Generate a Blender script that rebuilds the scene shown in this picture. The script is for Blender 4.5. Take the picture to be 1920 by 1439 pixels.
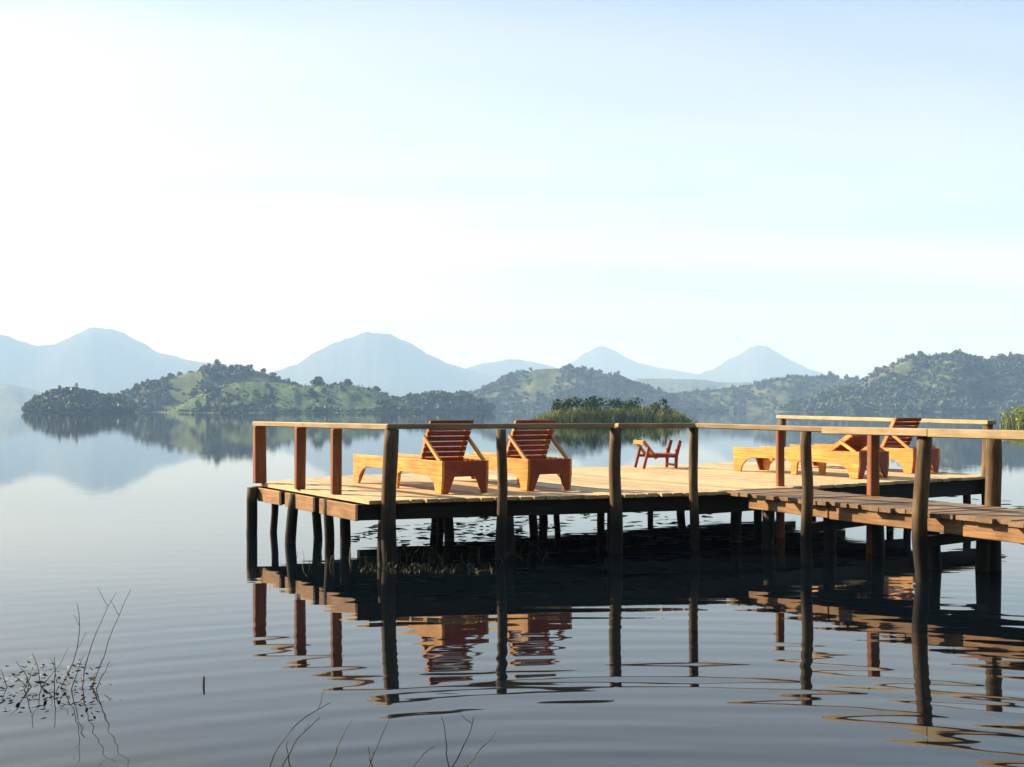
import bpy, bmesh, math, random
import numpy as np
from mathutils import Vector, Matrix, noise as mnoise

for o in list(bpy.data.objects):
    bpy.data.objects.remove(o)
SC = bpy.context.scene
COL = SC.collection

# ------------------------------------------------------------------ camera
F, HX, HY, CAMZ = 2200.0, 960.0, 769.0, 1.6      # focal length in photo pixels, principal column, horizon row, eye height
cam_d = bpy.data.cameras.new('camera')
cam_d.sensor_width = 36.0
cam_d.lens = F / 1920.0 * 36.0
cam_d.shift_y = (HY - 719.5) / 1920.0
cam_d.clip_start = 0.1
cam_d.clip_end = 40000
cam = bpy.data.objects.new('camera', cam_d)
cam.location = (0, 0, CAMZ)
cam.rotation_euler = (math.radians(90), 0, 0)
COL.objects.link(cam)
SC.camera = cam

# ------------------------------------------------------------------ light and sky
SUN_AZ, SUN_EL = math.radians(-66), math.radians(29)      # azimuth measured from +Y towards +X
sdir = Vector((math.sin(SUN_AZ) * math.cos(SUN_EL), math.cos(SUN_AZ) * math.cos(SUN_EL), math.sin(SUN_EL)))
world = bpy.data.worlds.new('World')
SC.world = world
world.use_nodes = True
nt = world.node_tree
for n in list(nt.nodes):
    nt.nodes.remove(n)
def N(t, kind, **kw):
    n = t.nodes.new(kind)
    for k, v in kw.items():
        setattr(n, k, v)
    return n
w_out = N(nt, 'ShaderNodeOutputWorld')
w_bg = N(nt, 'ShaderNodeBackground')
w_bg.inputs['Strength'].default_value = 0.076
sky = N(nt, 'ShaderNodeTexSky', sky_type='NISHITA')
sky.sun_disc = False
sky.sun_elevation = SUN_EL
sky.sun_rotation = SUN_AZ
sky.altitude = 0
sky.air_density = 1.0
sky.dust_density = 0.35
sky.ozone_density = 1.5
tc = N(nt, 'ShaderNodeTexCoord')
sep = N(nt, 'ShaderNodeSeparateXYZ')
nt.links.new(tc.outputs['Generated'], sep.inputs[0])
zz = N(nt, 'ShaderNodeMath', operation='ADD'); zz.inputs[1].default_value = 0.16
nt.links.new(sep.outputs['Z'], zz.inputs[0])
zc = N(nt, 'ShaderNodeMath', operation='MAXIMUM'); zc.inputs[1].default_value = 0.05
nt.links.new(zz.outputs[0], zc.inputs[0])
dx = N(nt, 'ShaderNodeMath', operation='DIVIDE'); dy = N(nt, 'ShaderNodeMath', operation='DIVIDE')
nt.links.new(sep.outputs['X'], dx.inputs[0]); nt.links.new(zc.outputs[0], dx.inputs[1])
nt.links.new(sep.outputs['Y'], dy.inputs[0]); nt.links.new(zc.outputs[0], dy.inputs[1])
cmb = N(nt, 'ShaderNodeCombineXYZ')
nt.links.new(dx.outputs[0], cmb.inputs[0]); nt.links.new(dy.outputs[0], cmb.inputs[1])
mp = N(nt, 'ShaderNodeMapping')
mp.inputs['Rotation'].default_value = (0, 0, math.radians(28))
mp.inputs['Scale'].default_value = (0.30, 1.0, 1)
mp.inputs['Location'].default_value = (0.3, 0.7, 0)
nt.links.new(cmb.outputs[0], mp.inputs[0])
cn = N(nt, 'ShaderNodeTexNoise')
cn.inputs['Scale'].default_value = 1.0
cn.inputs['Detail'].default_value = 5
cn.inputs['Roughness'].default_value = 0.45
cn.inputs['Distortion'].default_value = 0.3
nt.links.new(mp.outputs[0], cn.inputs['Vector'])
cr = N(nt, 'ShaderNodeMapRange', interpolation_type='SMOOTHSTEP')
cr.inputs['From Min'].default_value = 0.34
cr.inputs['From Max'].default_value = 0.62
cr.inputs['To Min'].default_value = 0.0
cr.inputs['To Max'].default_value = 0.95
nt.links.new(cn.outputs['Fac'], cr.inputs['Value'])
bw = N(nt, 'ShaderNodeRGBToBW')
nt.links.new(sky.outputs[0], bw.inputs[0])
cl = N(nt, 'ShaderNodeVectorMath', operation='SCALE')
cl.inputs[0].default_value = (1.24, 1.32, 1.48)
nt.links.new(bw.outputs[0], cl.inputs['Scale'])
mixc = N(nt, 'ShaderNodeMix', data_type='RGBA')
nt.links.new(cr.outputs[0], mixc.inputs['Factor'])
nt.links.new(sky.outputs[0], mixc.inputs['A'])
nt.links.new(cl.outputs[0], mixc.inputs['B'])
nt.links.new(mixc.outputs['Result'], w_bg.inputs['Color'])
nt.links.new(w_bg.outputs[0], w_out.inputs['Surface'])

sun_d = bpy.data.lights.new('sun', 'SUN')
sun_d.energy = 5.0
sun_d.angle = math.radians(0.6)
sun_d.color = (1.0, 0.86, 0.66)
sun = bpy.data.objects.new('sun', sun_d)
sun.rotation_euler = (-sdir).to_track_quat('-Z', 'Y').to_euler()
sun.location = (-20, 5, 30)
COL.objects.link(sun)

vs = SC.view_settings
vs.view_transform = 'Standard'
vs.look = 'None'
vs.exposure = 1.47
vs.gamma = 1.0
vs.use_curve_mapping = False
SC.cycles.use_denoising = True
SC.cycles.max_bounces = 8
SC.cycles.volume_bounces = 1
SC.cycles.caustics_reflective = False
SC.cycles.caustics_refractive = False

R = random.Random(7)

# ------------------------------------------------------------------ helpers
def tag(o, label=None, cat=None, group=None, kind=None):
    if label: o['label'] = label
    if cat: o['category'] = cat
    if group: o['group'] = group
    if kind: o['kind'] = kind
    return o

def empty(name, loc=(0, 0, 0), rz=0.0):
    o = bpy.data.objects.new(name, None)
    o.empty_display_size = 0.3
    o.location = loc
    o.rotation_euler = (0, 0, rz)
    COL.objects.link(o)
    return o

def mesh_obj(name, me, mat, parent=None, smooth=False):
    if mat is not None and not me.materials:
        me.materials.append(mat)
    o = bpy.data.objects.new(name, me)
    COL.objects.link(o)
    if parent is not None:
        o.parent = parent
    if smooth:
        me.polygons.foreach_set('use_smooth', [True] * len(me.polygons))
    return o

def from_bm(name, bm, mat, parent=None, smooth=False):
    bmesh.ops.recalc_face_normals(bm, faces=bm.faces)
    me = bpy.data.meshes.new(name)
    bm.to_mesh(me); bm.free()
    return mesh_obj(name, me, mat, parent, smooth)

def bm_box(bm, lo, hi, jit=0.0):
    vs_ = []
    for z in (lo[2], hi[2]):
        for x, y in ((lo[0], lo[1]), (hi[0], lo[1]), (hi[0], hi[1]), (lo[0], hi[1])):
            vs_.append(bm.verts.new((x + R.uniform(-jit, jit), y + R.uniform(-jit, jit), z)))
    for f in ((0, 3, 2, 1), (4, 5, 6, 7), (0, 1, 5, 4), (1, 2, 6, 5), (2, 3, 7, 6), (3, 0, 4, 7)):
        bm.faces.new([vs_[i] for i in f])
    return vs_

def bevel(bm, w):
    bmesh.ops.recalc_face_normals(bm, faces=bm.faces)
    bmesh.ops.bevel(bm, geom=[e for e in bm.edges if e.calc_face_angle(0) > 0.6], offset=w, segments=1, affect='EDGES')

def bar(name, p0, p1, w, h, mat, parent, top=True, bev=0.0, jit=0.0, roll=0.0):
    """a sawn board from p0 to p1 (points on its top centre line), w wide, h thick, its length along local x"""
    p0, p1 = Vector(p0), Vector(p1)
    d = p1 - p0
    L = d.length
    bm = bmesh.new()
    bm_box(bm, (0, -w / 2, -h if top else -h / 2), (L, w / 2, 0 if top else h / 2), jit)
    if bev: bevel(bm, bev)
    o = from_bm(name, bm, mat, parent)
    x = d.normalized()
    y = Vector((0, 0, 1)).cross(x)
    y = y.normalized() if y.length > 1e-4 else Vector((0, 1, 0))
    z = x.cross(y)
    m = Matrix((x, y, z)).transposed().to_4x4() @ Matrix.Rotation(roll, 4, 'X')
    m.translation = p0
    o.matrix_local = m
    return o

def log(name, x, y, z0, z1, r, mat, parent, bend=0.02, taper=0.9, n=12, lean=(0, 0)):
    """a round pole with knots, a slight bend and an uneven section"""
    rings = max(5, int((z1 - z0) / 0.16))
    seed = R.uniform(0, 100)
    bm = bmesh.new()
    prev = None
    for i in range(rings + 1):
        t = i / rings
        z = z0 + (z1 - z0) * t
        cx = bend * mnoise.noise(Vector((seed, z * 1.1, 0))) * 2 + lean[0] * t
        cy = bend * mnoise.noise(Vector((seed, z * 1.1, 9))) * 2 + lean[1] * t
        rr = r * (1 + (taper - 1) * t)
        ring = []
        for k in range(n):
            a = 2 * math.pi * k / n
            q = rr * (1 + 0.10 * mnoise.noise(Vector((seed + math.cos(a), math.sin(a), z * 2.2))))
            ring.append(bm.verts.new((cx + q * math.cos(a), cy + q * math.sin(a), z)))
        if prev:
            for k in range(n):
                bm.faces.new((prev[k], prev[(k + 1) % n], ring[(k + 1) % n], ring[k]))
        else:
            bm.faces.new(ring[::-1])
        prev = ring
    bm.faces.new(prev)
    o = from_bm(name, bm, mat, parent, smooth=True)
    o.location = (x, y, 0)
    return o

def prism(bm, pts, y0, y1):
    """polygon in the x-z plane pushed from y0 to y1"""
    a = [bm.verts.new((x, y0, z)) for x, z in pts]
    b = [bm.verts.new((x, y1, z)) for x, z in pts]
    n = len(pts)
    bm.faces.new(a); bm.faces.new(b[::-1])
    for i in range(n):
        bm.faces.new((a[i], b[i], b[(i + 1) % n], a[(i + 1) % n]))

def wpt(px, py, h=0.0):
    """world point at height h seen at photo pixel (px, py)"""
    d = F * (CAMZ - h) / (py - HY)
    return Vector(((px - HX) / F * d, d, h))

def at_w(px, wline):
    return wpt(px, wline, 0.0)

# ------------------------------------------------------------------ materials
def new_mat(name):
    m = bpy.data.materials.new(name)
    m.use_nodes = True
    t = m.node_tree
    b = t.nodes['Principled BSDF']
    return m, t, b

def ramp(t, stops):
    r = N(t, 'ShaderNodeValToRGB')
    e = r.color_ramp.elements
    while len(e) > 1: e.remove(e[-1])
    e[0].position = stops[0][0]; e[0].color = (*stops[0][1], 1)
    for p, c in stops[1:]:
        q = e.new(p); q.color = (*c, 1)
    return r

def wood(name, dark, light, rough=0.6, grain=(1.2, 22, 22), vary=0.25, wet=None, spec=0.3, stain=0.0):
    """sawn wood: grain along local x, tone differing from piece to piece; wet = height of a dark waterline band"""
    m, t, b = new_mat(name)
    tc = N(t, 'ShaderNodeTexCoord'); oi = N(t, 'ShaderNodeObjectInfo')
    off = N(t, 'ShaderNodeVectorMath', operation='MULTIPLY_ADD')
    vec = N(t, 'ShaderNodeCombineXYZ')
    for i in range(3): t.links.new(oi.outputs['Random'], vec.inputs[i])
    t.links.new(vec.outputs[0], off.inputs[0]); off.inputs[1].default_value = (37, 53, 71)
    t.links.new(tc.outputs['Object'], off.inputs[2])
    mp = N(t, 'ShaderNodeMapping'); mp.inputs['Scale'].default_value = grain
    t.links.new(off.outputs[0], mp.inputs[0])
    n1 = N(t, 'ShaderNodeTexNoise'); n1.inputs['Scale'].default_value = 2.0; n1.inputs['Detail'].default_value = 6
    n1.inputs['Roughness'].default_value = 0.65
    t.links.new(mp.outputs[0], n1.inputs['Vector'])
    r = ramp(t, [(0.32, dark), (0.68, light)])
    t.links.new(n1.outputs['Fac'], r.inputs[0])
    hv = N(t, 'ShaderNodeHueSaturation')
    mr = N(t, 'ShaderNodeMapRange'); mr.inputs['To Min'].default_value = 1 - vary; mr.inputs['To Max'].default_value = 1 + vary * 0.5
    t.links.new(oi.outputs['Random'], mr.inputs['Value'])
    t.links.new(mr.outputs[0], hv.inputs['Value']); t.links.new(r.outputs[0], hv.inputs['Color'])
    col = hv.outputs[0]
    # blotches of dirt and damp
    n2 = N(t, 'ShaderNodeTexNoise'); n2.inputs['Scale'].default_value = 3.1; n2.inputs['Detail'].default_value = 4
    t.links.new(off.outputs[0], n2.inputs['Vector'])
    m2 = N(t, 'ShaderNodeMapRange'); m2.inputs['From Min'].default_value = 0.45; m2.inputs['From Max'].default_value = 0.75
    m2.inputs['To Min'].default_value = 0.0; m2.inputs['To Max'].default_value = 0.45 + stain
    t.links.new(n2.outputs['Fac'], m2.inputs['Value'])
    mx = N(t, 'ShaderNodeMix', data_type='RGBA', blend_type='MULTIPLY')
    t.links.new(m2.outputs[0], mx.inputs['Factor']); t.links.new(col, mx.inputs['A']); mx.inputs['B'].default_value = (0.42, 0.36, 0.3, 1)
    col = mx.outputs['Result']
    if wet is not None:
        g = N(t, 'ShaderNodeNewGeometry'); sp = N(t, 'ShaderNodeSeparateXYZ')
        t.links.new(g.outputs['Position'], sp.inputs[0])
        ad = N(t, 'ShaderNodeMath', operation='MULTIPLY_ADD'); ad.inputs[1].default_value = 0.35
        t.links.new(n2.outputs['Fac'], ad.inputs[0]); t.links.new(sp.outputs['Z'], ad.inputs[2])
        m3 = N(t, 'ShaderNodeMapRange', interpolation_type='SMOOTHSTEP')
        m3.inputs['From Min'].default_value = wet + 0.05; m3.inputs['From Max'].default_value = wet + 0.40
        t.links.new(ad.outputs[0], m3.inputs['Value'])
        m4 = N(t, 'ShaderNodeMix', data_type='RGBA')
        t.links.new(m3.outputs[0], m4.inputs['Factor']); m4.inputs['A'].default_value = (0.018, 0.014, 0.011, 1); t.links.new(col, m4.inputs['B'])
        col = m4.outputs['Result']
    t.links.new(col, b.inputs['Base Color'])
    b.inputs['Roughness'].default_value = rough
    b.inputs['Specular IOR Level'].default_value = spec
    bp = N(t, 'ShaderNodeBump'); bp.inputs['Strength'].default_value = 0.35; bp.inputs['Distance'].default_value = 0.004
    t.links.new(n1.outputs['Fac'], bp.inputs['Height']); t.links.new(bp.outputs[0], b.inputs['Normal'])
    return m

M_deck = wood('deck_timber', (0.48, 0.34, 0.17), (0.72, 0.55, 0.32), rough=0.65, vary=0.25, stain=0.0)
M_walk = wood('walkway_timber', (0.15, 0.09, 0.05), (0.36, 0.235, 0.125), rough=0.6, vary=0.28, stain=0.3)
M_fascia = wood('fascia_timber', (0.22, 0.11, 0.045), (0.46, 0.26, 0.11), rough=0.6, vary=0.2, stain=0.45)
M_rail = wood('rail_timber', (0.36, 0.25, 0.13), (0.58, 0.43, 0.25), rough=0.6, vary=0.2, stain=0.1)
M_post = wood('square_post_timber', (0.17, 0.055, 0.022), (0.33, 0.12, 0.045), rough=0.55, grain=(22, 22, 1.2), vary=0.2)
M_log = wood('log_timber', (0.055, 0.032, 0.015), (0.23, 0.145, 0.07), rough=0.75, grain=(14, 14, 1.5), vary=0.25, wet=0.42)
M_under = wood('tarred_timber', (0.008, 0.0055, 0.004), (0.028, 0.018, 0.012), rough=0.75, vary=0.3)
M_oil = wood('orange_varnish', (0.46, 0.185, 0.03), (0.85, 0.46, 0.11), rough=0.45, vary=0.22, spec=0.4, stain=0.1)
M_red_shaded = wood('red_shaded_varnish', (0.19, 0.03, 0.014), (0.38, 0.066, 0.032), rough=0.45, vary=0.35, spec=0.4)  # reddish wood, with the shade on lounger end boards and backs in its colour

def leaf_mat(name, a, b_, scale, rough=0.6, vary_z=None):
    m, t, b = new_mat(name)
    g = N(t, 'ShaderNodeNewGeometry')
    n = N(t, 'ShaderNodeTexNoise'); n.inputs['Scale'].default_value = scale; n.inputs['Detail'].default_value = 3
    t.links.new(g.outputs['Position'], n.inputs['Vector'])
    r = ramp(t, [(0.34, a), (0.66, b_)])
    t.links.new(n.outputs['Fac'], r.inputs[0])
    hv = N(t, 'ShaderNodeHueSaturation')
    mr = N(t, 'ShaderNodeMapRange'); mr.inputs['To Min'].default_value = 0.65; mr.inputs['To Max'].default_value = 1.3
    t.links.new(g.outputs['Random Per Island'], mr.inputs['Value'])
    t.links.new(mr.outputs[0], hv.inputs['Value']); t.links.new(r.outputs[0], hv.inputs['Color'])
    t.links.new(hv.outputs[0], b.inputs['Base Color'])
    b.inputs['Roughness'].default_value = rough
    b.inputs['Specular IOR Level'].default_value = 0.2
    return m

def hill_mat(name, stops, scale, detail=6):
    m, t, b = new_mat(name)
    g = N(t, 'ShaderNodeNewGeometry')
    n = N(t, 'ShaderNodeTexNoise'); n.inputs['Scale'].default_value = scale; n.inputs['Detail'].default_value = detail
    n.inputs['Roughness'].default_value = 0.6
    t.links.new(g.outputs['Position'], n.inputs['Vector'])
    r = ramp(t, stops)
    t.links.new(n.outputs['Fac'], r.inputs[0])
    t.links.new(r.outputs[0], b.inputs['Base Color'])
    b.inputs['Roughness'].default_value = 0.95
    b.inputs['Specular IOR Level'].default_value = 0.05
    return m

M_mtn = hill_mat('mountain_forest', [(0.35, (0.03, 0.05, 0.03)), (0.65, (0.07, 0.09, 0.045))], 0.004)
M_grass = hill_mat('hill_grass', [(0.30, (0.05, 0.09, 0.042)), (0.5, (0.085, 0.135, 0.06)), (0.72, (0.14, 0.175, 0.085))], 0.05, 9)
M_scrub = hill_mat('hill_scrub', [(0.30, (0.04, 0.065, 0.03)), (0.52, (0.10, 0.125, 0.055)), (0.72, (0.20, 0.20, 0.11))], 0.045)
M_bush = leaf_mat('bush_leaves', (0.028, 0.055, 0.018), (0.06, 0.105, 0.03), 0.9)
M_forest = leaf_mat('forest_leaves', (0.042, 0.07, 0.032), (0.09, 0.125, 0.055), 0.05)
M_forest2 = leaf_mat('scrub_leaves', (0.05, 0.075, 0.03), (0.13, 0.15, 0.06), 0.05)
M_reed = leaf_mat('reed_blades', (0.10, 0.16, 0.03), (0.26, 0.29, 0.075), 0.4)
M_bark = wood('bark', (0.05, 0.035, 0.025), (0.12, 0.09, 0.06), rough=0.9, grain=(6, 6, 1))
M_straw = leaf_mat('dry_straw', (0.05, 0.042, 0.016), (0.14, 0.115, 0.05), 3.0)
M_weed = leaf_mat('water_weed', (0.012, 0.022, 0.012), (0.035, 0.05, 0.02), 2.0)
M_stem = leaf_mat('plant_stems', (0.03, 0.028, 0.018), (0.07, 0.06, 0.035), 4.0)

# ------------------------------------------------------------------ water
def water_mat():
    m, t, b = new_mat('lake_water')
    b.inputs['Base Color'].default_value = (0.0025, 0.005, 0.0075, 1)
    b.inputs['Roughness'].default_value = 0.015
    b.inputs['IOR'].default_value = 1.35
    g = N(t, 'ShaderNodeNewGeometry')
    # ring ripples spreading from the near shore
    sub = N(t, 'ShaderNodeVectorMath', operation='SUBTRACT'); sub.inputs[1].default_value = (1.3, 0.6, 0)
    t.links.new(g.outputs['Position'], sub.inputs[0])
    ln = N(t, 'ShaderNodeVectorMath', operation='LENGTH'); t.links.new(sub.outputs[0], ln.inputs[0])
    def wave(scale, dist, dscale, seed):
        mpn = N(t, 'ShaderNodeMapping'); mpn.inputs['Location'].default_value = (seed, seed * 0.5, 0)
        w = N(t, 'ShaderNodeTexWave', wave_type='RINGS', rings_direction='Z')
        w.inputs['Scale'].default_value = scale; w.inputs['Distortion'].default_value = dist
        w.inputs['Detail'].default_value = 1.5; w.inputs['Detail Scale'].default_value = dscale
        t.links.new(sub.outputs[0], mpn.inputs[0]); t.links.new(mpn.outputs[0], w.inputs['Vector'])
        return w.outputs['Fac']
    w1 = wave(0.85, 3.5, 0.45, 0.0)
    w2 = wave(1.45, 6.0, 0.35, 0.8)
    mpn = N(t, 'ShaderNodeMapping'); mpn.inputs['Scale'].default_value = (0.55, 2.6, 1)
    t.links.new(g.outputs['Position'], mpn.inputs[0])
    nz = N(t, 'ShaderNodeTexNoise'); nz.inputs['Scale'].default_value = 1.3; nz.inputs['Detail'].default_value = 2
    t.links.new(mpn.outputs[0], nz.inputs['Vector'])
    def falloff(a, b_, va, vb):
        mr = N(t, 'ShaderNodeMapRange', interpolation_type='SMOOTHSTEP')
        mr.inputs['From Min'].default_value = a; mr.inputs['From Max'].default_value = b_
        mr.inputs['To Min'].default_value = va; mr.inputs['To Max'].default_value = vb
        t.links.new(ln.outputs['Value'], mr.inputs['Value'])
        return mr.outputs[0]
    def mul(a, b_):
        q = N(t, 'ShaderNodeMath', operation='MULTIPLY'); t.links.new(a, q.inputs[0])
        if isinstance(b_, float): q.inputs[1].default_value = b_
        else: t.links.new(b_, q.inputs[1])
        return q.outputs[0]
    def add(a, b_):
        q = N(t, 'ShaderNodeMath', operation='ADD'); t.links.new(a, q.inputs[0]); t.links.new(b_, q.inputs[1]); return q.outputs[0]
    h = add(mul(w1, falloff(5.5, 12.5, 0.0015, 0.00008)), mul(w2, falloff(5.0, 11.5, 0.00055, 0.00002)))
    pt_ = N(t, 'ShaderNodeTexNoise'); pt_.inputs['Scale'].default_value = 0.33; pt_.inputs['Detail'].default_value = 2
    t.links.new(g.outputs['Position'], pt_.inputs['Vector'])
    pm = N(t, 'ShaderNodeMapRange', interpolation_type='SMOOTHSTEP')
    pm.inputs['From Min'].default_value = 0.35; pm.inputs['From Max'].default_value = 0.65; pm.inputs['To Min'].default_value = 0.55; pm.inputs['To Max'].default_value = 1.25
    t.links.new(pt_.outputs['Fac'], pm.inputs['Value'])
    h = mul(h, pm.outputs[0])
    h = add(h, mul(nz.outputs['Fac'], falloff(5, 40, 0.0016, 0.0008)))
    bp = N(t, 'ShaderNodeBump'); bp.inputs['Strength'].default_value = 1.0; bp.inputs['Distance'].default_value = 1.0
    t.links.new(h, bp.inputs['Height']); t.links.new(bp.outputs[0], b.inputs['Normal'])
    return m
M_water = water_mat()
EXT = 8000.0
bm = bmesh.new()
vsq = [bm.verts.new(p) for p in ((-EXT, -300, 0), (EXT, -300, 0), (EXT, EXT, 0), (-EXT, EXT, 0))]
bm.faces.new(vsq)
tag(from_bm('lake_water', bm, M_water), 'calm blue grey lake water mirroring the sky and the deck', 'water', kind='structure')

bm = bmesh.new()
vsq = [bm.verts.new(p) for p in ((-EXT + 5, 2700, 0.4), (EXT - 5, 2700, 0.4), (EXT - 5, EXT - 5, 0.4), (-EXT + 5, EXT - 5, 0.4))]
bm.faces.new(vsq)
tag(from_bm('ground', bm, M_mtn), 'far flat land between the lake and the blue mountains', 'land', kind='structure')

# ------------------------------------------------------------------ hills and mountains
class Hill:
    def __init__(s, name, label, D, sil, wf, wb, mat, rough=1.0, nx=150, nv=26, drop=0.0, seed=0, expo=1.0, cat='hill'):
        s.D, s.wf, s.wb, s.seed, s.rough, s.expo = D, wf, wb, seed, rough, expo
        s.xs = np.array([(p[0] - HX) / F * D for p in sil])
        s.hs = np.array([max(0.0, (HY - p[1]) / F * D + CAMZ - drop) for p in sil])
        s.hs[0] = s.hs[-1] = -2
        s.hmax = s.hs.max()
        bm = bmesh.new()
        g = []
        for i in range(nx + 1):
            u = i / nx
            row = []
            for j in range(nv + 1):
                v = -1 + 2 * j / nv
                row.append(bm.verts.new(s.pt(u, v)))
            g.append(row)
        for i in range(nx):
            for j in range(nv):
                bm.faces.new((g[i][j], g[i + 1][j], g[i + 1][j + 1], g[i][j + 1]))
        s.obj = tag(from_bm(name, bm, mat, smooth=True), label, cat, kind='structure')
    def ridge(s, x):
        # rounded interpolation of the ridge line
        k = (s.xs[-1] - s.xs[0]) * (0.0012 if s.D > 4000 else 0.0025)
        h = float(np.mean([np.interp(x + o, s.xs, s.hs) for o in (-2 * k, -k, 0, k, 2 * k)]))
        return h * (1 + 0.022 * mnoise.fractal(Vector((x / s.hmax * 5, s.seed, 1)), 0.8, 2.0, 4)) if h > 0 else h
    def pt(s, u, v):
        x = s.xs[0] + (s.xs[-1] - s.xs[0]) * u
        h = s.ridge(x)
        q = (max(h, 0) / s.hmax) ** 0.6
        w = (s.wf if v < 0 else s.wb) * (0.25 + 0.75 * q)
        sh = (0.5 + 0.5 * math.cos(math.pi * abs(v))) ** s.expo
        n = mnoise.fractal(Vector((x / s.hmax * 0.9 + s.seed + v * 0.6, v * 3.2, s.seed)), 0.9, 2.1, 5)
        ridge_lock = min(1.0, abs(v) * 2.5)
        hh = h * sh * (1 + 0.28 * s.rough * n * ridge_lock)
        y = s.D + v * w + 0.12 * w * mnoise.noise(Vector((x / s.hmax * 1.3, s.seed, 3)))
        xx = x * (y / s.D) if v < 0 else x
        if abs(v) > 0.97: hh = -1.5
        return (xx, y, hh)

def sil(*p): return list(p)
mountains = [
    Hill('mountain', 'hazy blue volcano with a small flat summit above the left shore', 5000,
         sil((-420, 740), (-300, 700), (-180, 650), (-90, 622), (-40, 618), (0, 631), (40, 645), (68, 651), (100, 648), (130, 638), (155, 625), (171, 616), (190, 614), (206, 616), (216, 624), (235, 637), (260, 650), (290, 662), (330, 671), (380, 680), (430, 692), (520, 715), (640, 745), (760, 775)),
         900, 900, M_mtn, 1.0, seed=1.3, expo=0.8, nx=320, cat='mountain'),
    Hill('mountain', 'broad rounded hazy blue mountain in the middle of the skyline', 5200,
         sil((360, 775), (440, 722), (490, 704), (530, 696), (560, 685), (590, 664), (620, 648), (645, 637), (668, 630), (688, 623), (705, 622), (730, 627), (750, 636), (780, 651), (810, 668), (840, 682), (870, 691), (910, 702), (980, 716), (1060, 740), (1120, 775)),
         900, 900, M_mtn, 1.0, seed=4.1, expo=0.8, nx=320, cat='mountain'),
    Hill('mountain', 'low pale ridge right of the rounded blue mountain', 5900,
         sil((780, 775), (850, 700), (885, 687), (920, 680), (960, 677), (1000, 680), (1050, 690), (1110, 702), (1180, 720), (1260, 775)),
         900, 900, M_mtn, 1.0, seed=6.4, expo=0.8, nx=320, cat='mountain'),
    Hill('mountain', 'faintest pale volcano cone behind the middle hill', 7000,
         sil((980, 775), (1030, 705), (1060, 688), (1082, 674), (1100, 662), (1118, 652), (1135, 650), (1152, 657), (1175, 671), (1205, 683), (1250, 692), (1310, 703), (1370, 725), (1440, 775)),
         900, 700, M_mtn, 0.9, seed=8.8, expo=0.8, nx=320, cat='mountain'),
    Hill('mountain', 'pale pointed volcano cone furthest right on the skyline', 6300,
         sil((1230, 775), (1280, 714), (1330, 698), (1360, 685), (1385, 668), (1405, 652), (1420, 646), (1437, 652), (1457, 662), (1482, 675), (1512, 690), (1550, 704), (1620, 735), (1700, 775)),
         900, 900, M_mtn, 0.9, seed=11.2, expo=0.8, nx=320, cat='mountain'),
]
h_farleft = Hill('hill', 'low misty blue shore at the far left edge', 2900,
     sil((-260, 770), (-150, 735), (-60, 718), (10, 720), (50, 729), (90, 740), (150, 752), (220, 770)), 300, 300, M_scrub, 0.6, seed=2.2)
h_farmid = Hill('hill', 'low misty ridge between the two pale volcano cones', 2700,
     sil((1080, 771), (1150, 722), (1200, 711), (1260, 711), (1310, 712), (1350, 717), (1420, 718), (1500, 722), (1580, 771)), 300, 300, M_scrub, 0.6, seed=5.2)
h_back = Hill('hill', 'grey green wooded hill with a dark domed top, left shore', 820,
     sil((150, 772), (195, 752), (235, 734), (265, 719), (300, 713), (330, 702), (360, 694), (385, 690), (415, 689), (440, 690), (465, 688), (490, 692), (510, 701), (525, 715), (560, 728), (600, 750), (660, 774)),
     70, 90, M_scrub, 0.9, seed=3.3, drop=2.0)
h_green = Hill('hill', 'bright green grassy slope in front of the dark wooded dome', 690,
     sil((290, 773), (330, 760), (365, 742), (400, 724), (440, 714), (480, 713), (520, 715), (560, 720), (600, 720), (650, 719), (690, 724), (715, 733), (740, 747), (775, 760), (815, 773)),
     62, 70, M_grass, 1.0, seed=7.7, drop=1.0)
h_islet = Hill('hill', 'dark wooded islet standing alone at the far left', 640,
     sil((40, 772), (55, 763), (75, 752), (95, 744), (115, 738), (145, 737), (170, 745), (200, 750), (218, 755), (240, 765), (260, 773)),
     26, 30, M_scrub, 0.6, seed=9.2, drop=1.0, nx=50)
h_lump = Hill('hill', 'low dark wooded point below the middle hill', 780,
     sil((700, 773), (735, 760), (760, 752), (790, 747), (830, 745), (870, 748), (895, 757), (915, 766), (930, 773)),
     30, 40, M_scrub, 0.6, seed=10.4, drop=1.0, nx=50)
h_mid = Hill('hill', 'grey green rounded hill with two lone trees on top, middle shore', 1250,
     sil((800, 772), (850, 748), (895, 733), (925, 719), (955, 704), (985, 696), (1015, 691), (1060, 691), (1100, 693), (1145, 699), (1165, 708), (1190, 717), (1225, 728), (1260, 743), (1310, 758), (1380, 772)),
     140, 140, M_scrub, 1.0, seed=12.6, drop=2.0)
h_right0 = Hill('hill', 'low wooded ridge right of the middle hill', 1350,
     sil((1130, 772), (1220, 746), (1290, 738), (1350, 731), (1400, 725), (1440, 716), (1470, 708), (1505, 706), (1560, 708), (1610, 711), (1700, 715), (1800, 735), (1900, 772)),
     120, 140, M_scrub, 1.0, seed=14.1, drop=2.0)
h_right = Hill('hill', 'dark wooded hill filling the right shore', 1000,
     sil((1450, 772), (1530, 745), (1580, 722), (1620, 709), (1655, 691), (1685, 676), (1715, 667), (1760, 667), (1800, 664), (1830, 672), (1852, 677), (1875, 671), (1905, 668), (1960, 670), (2050, 690), (2200, 720), (2350, 772)),
     130, 140, M_scrub, 1.0, seed=15.9, drop=3.0)

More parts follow.
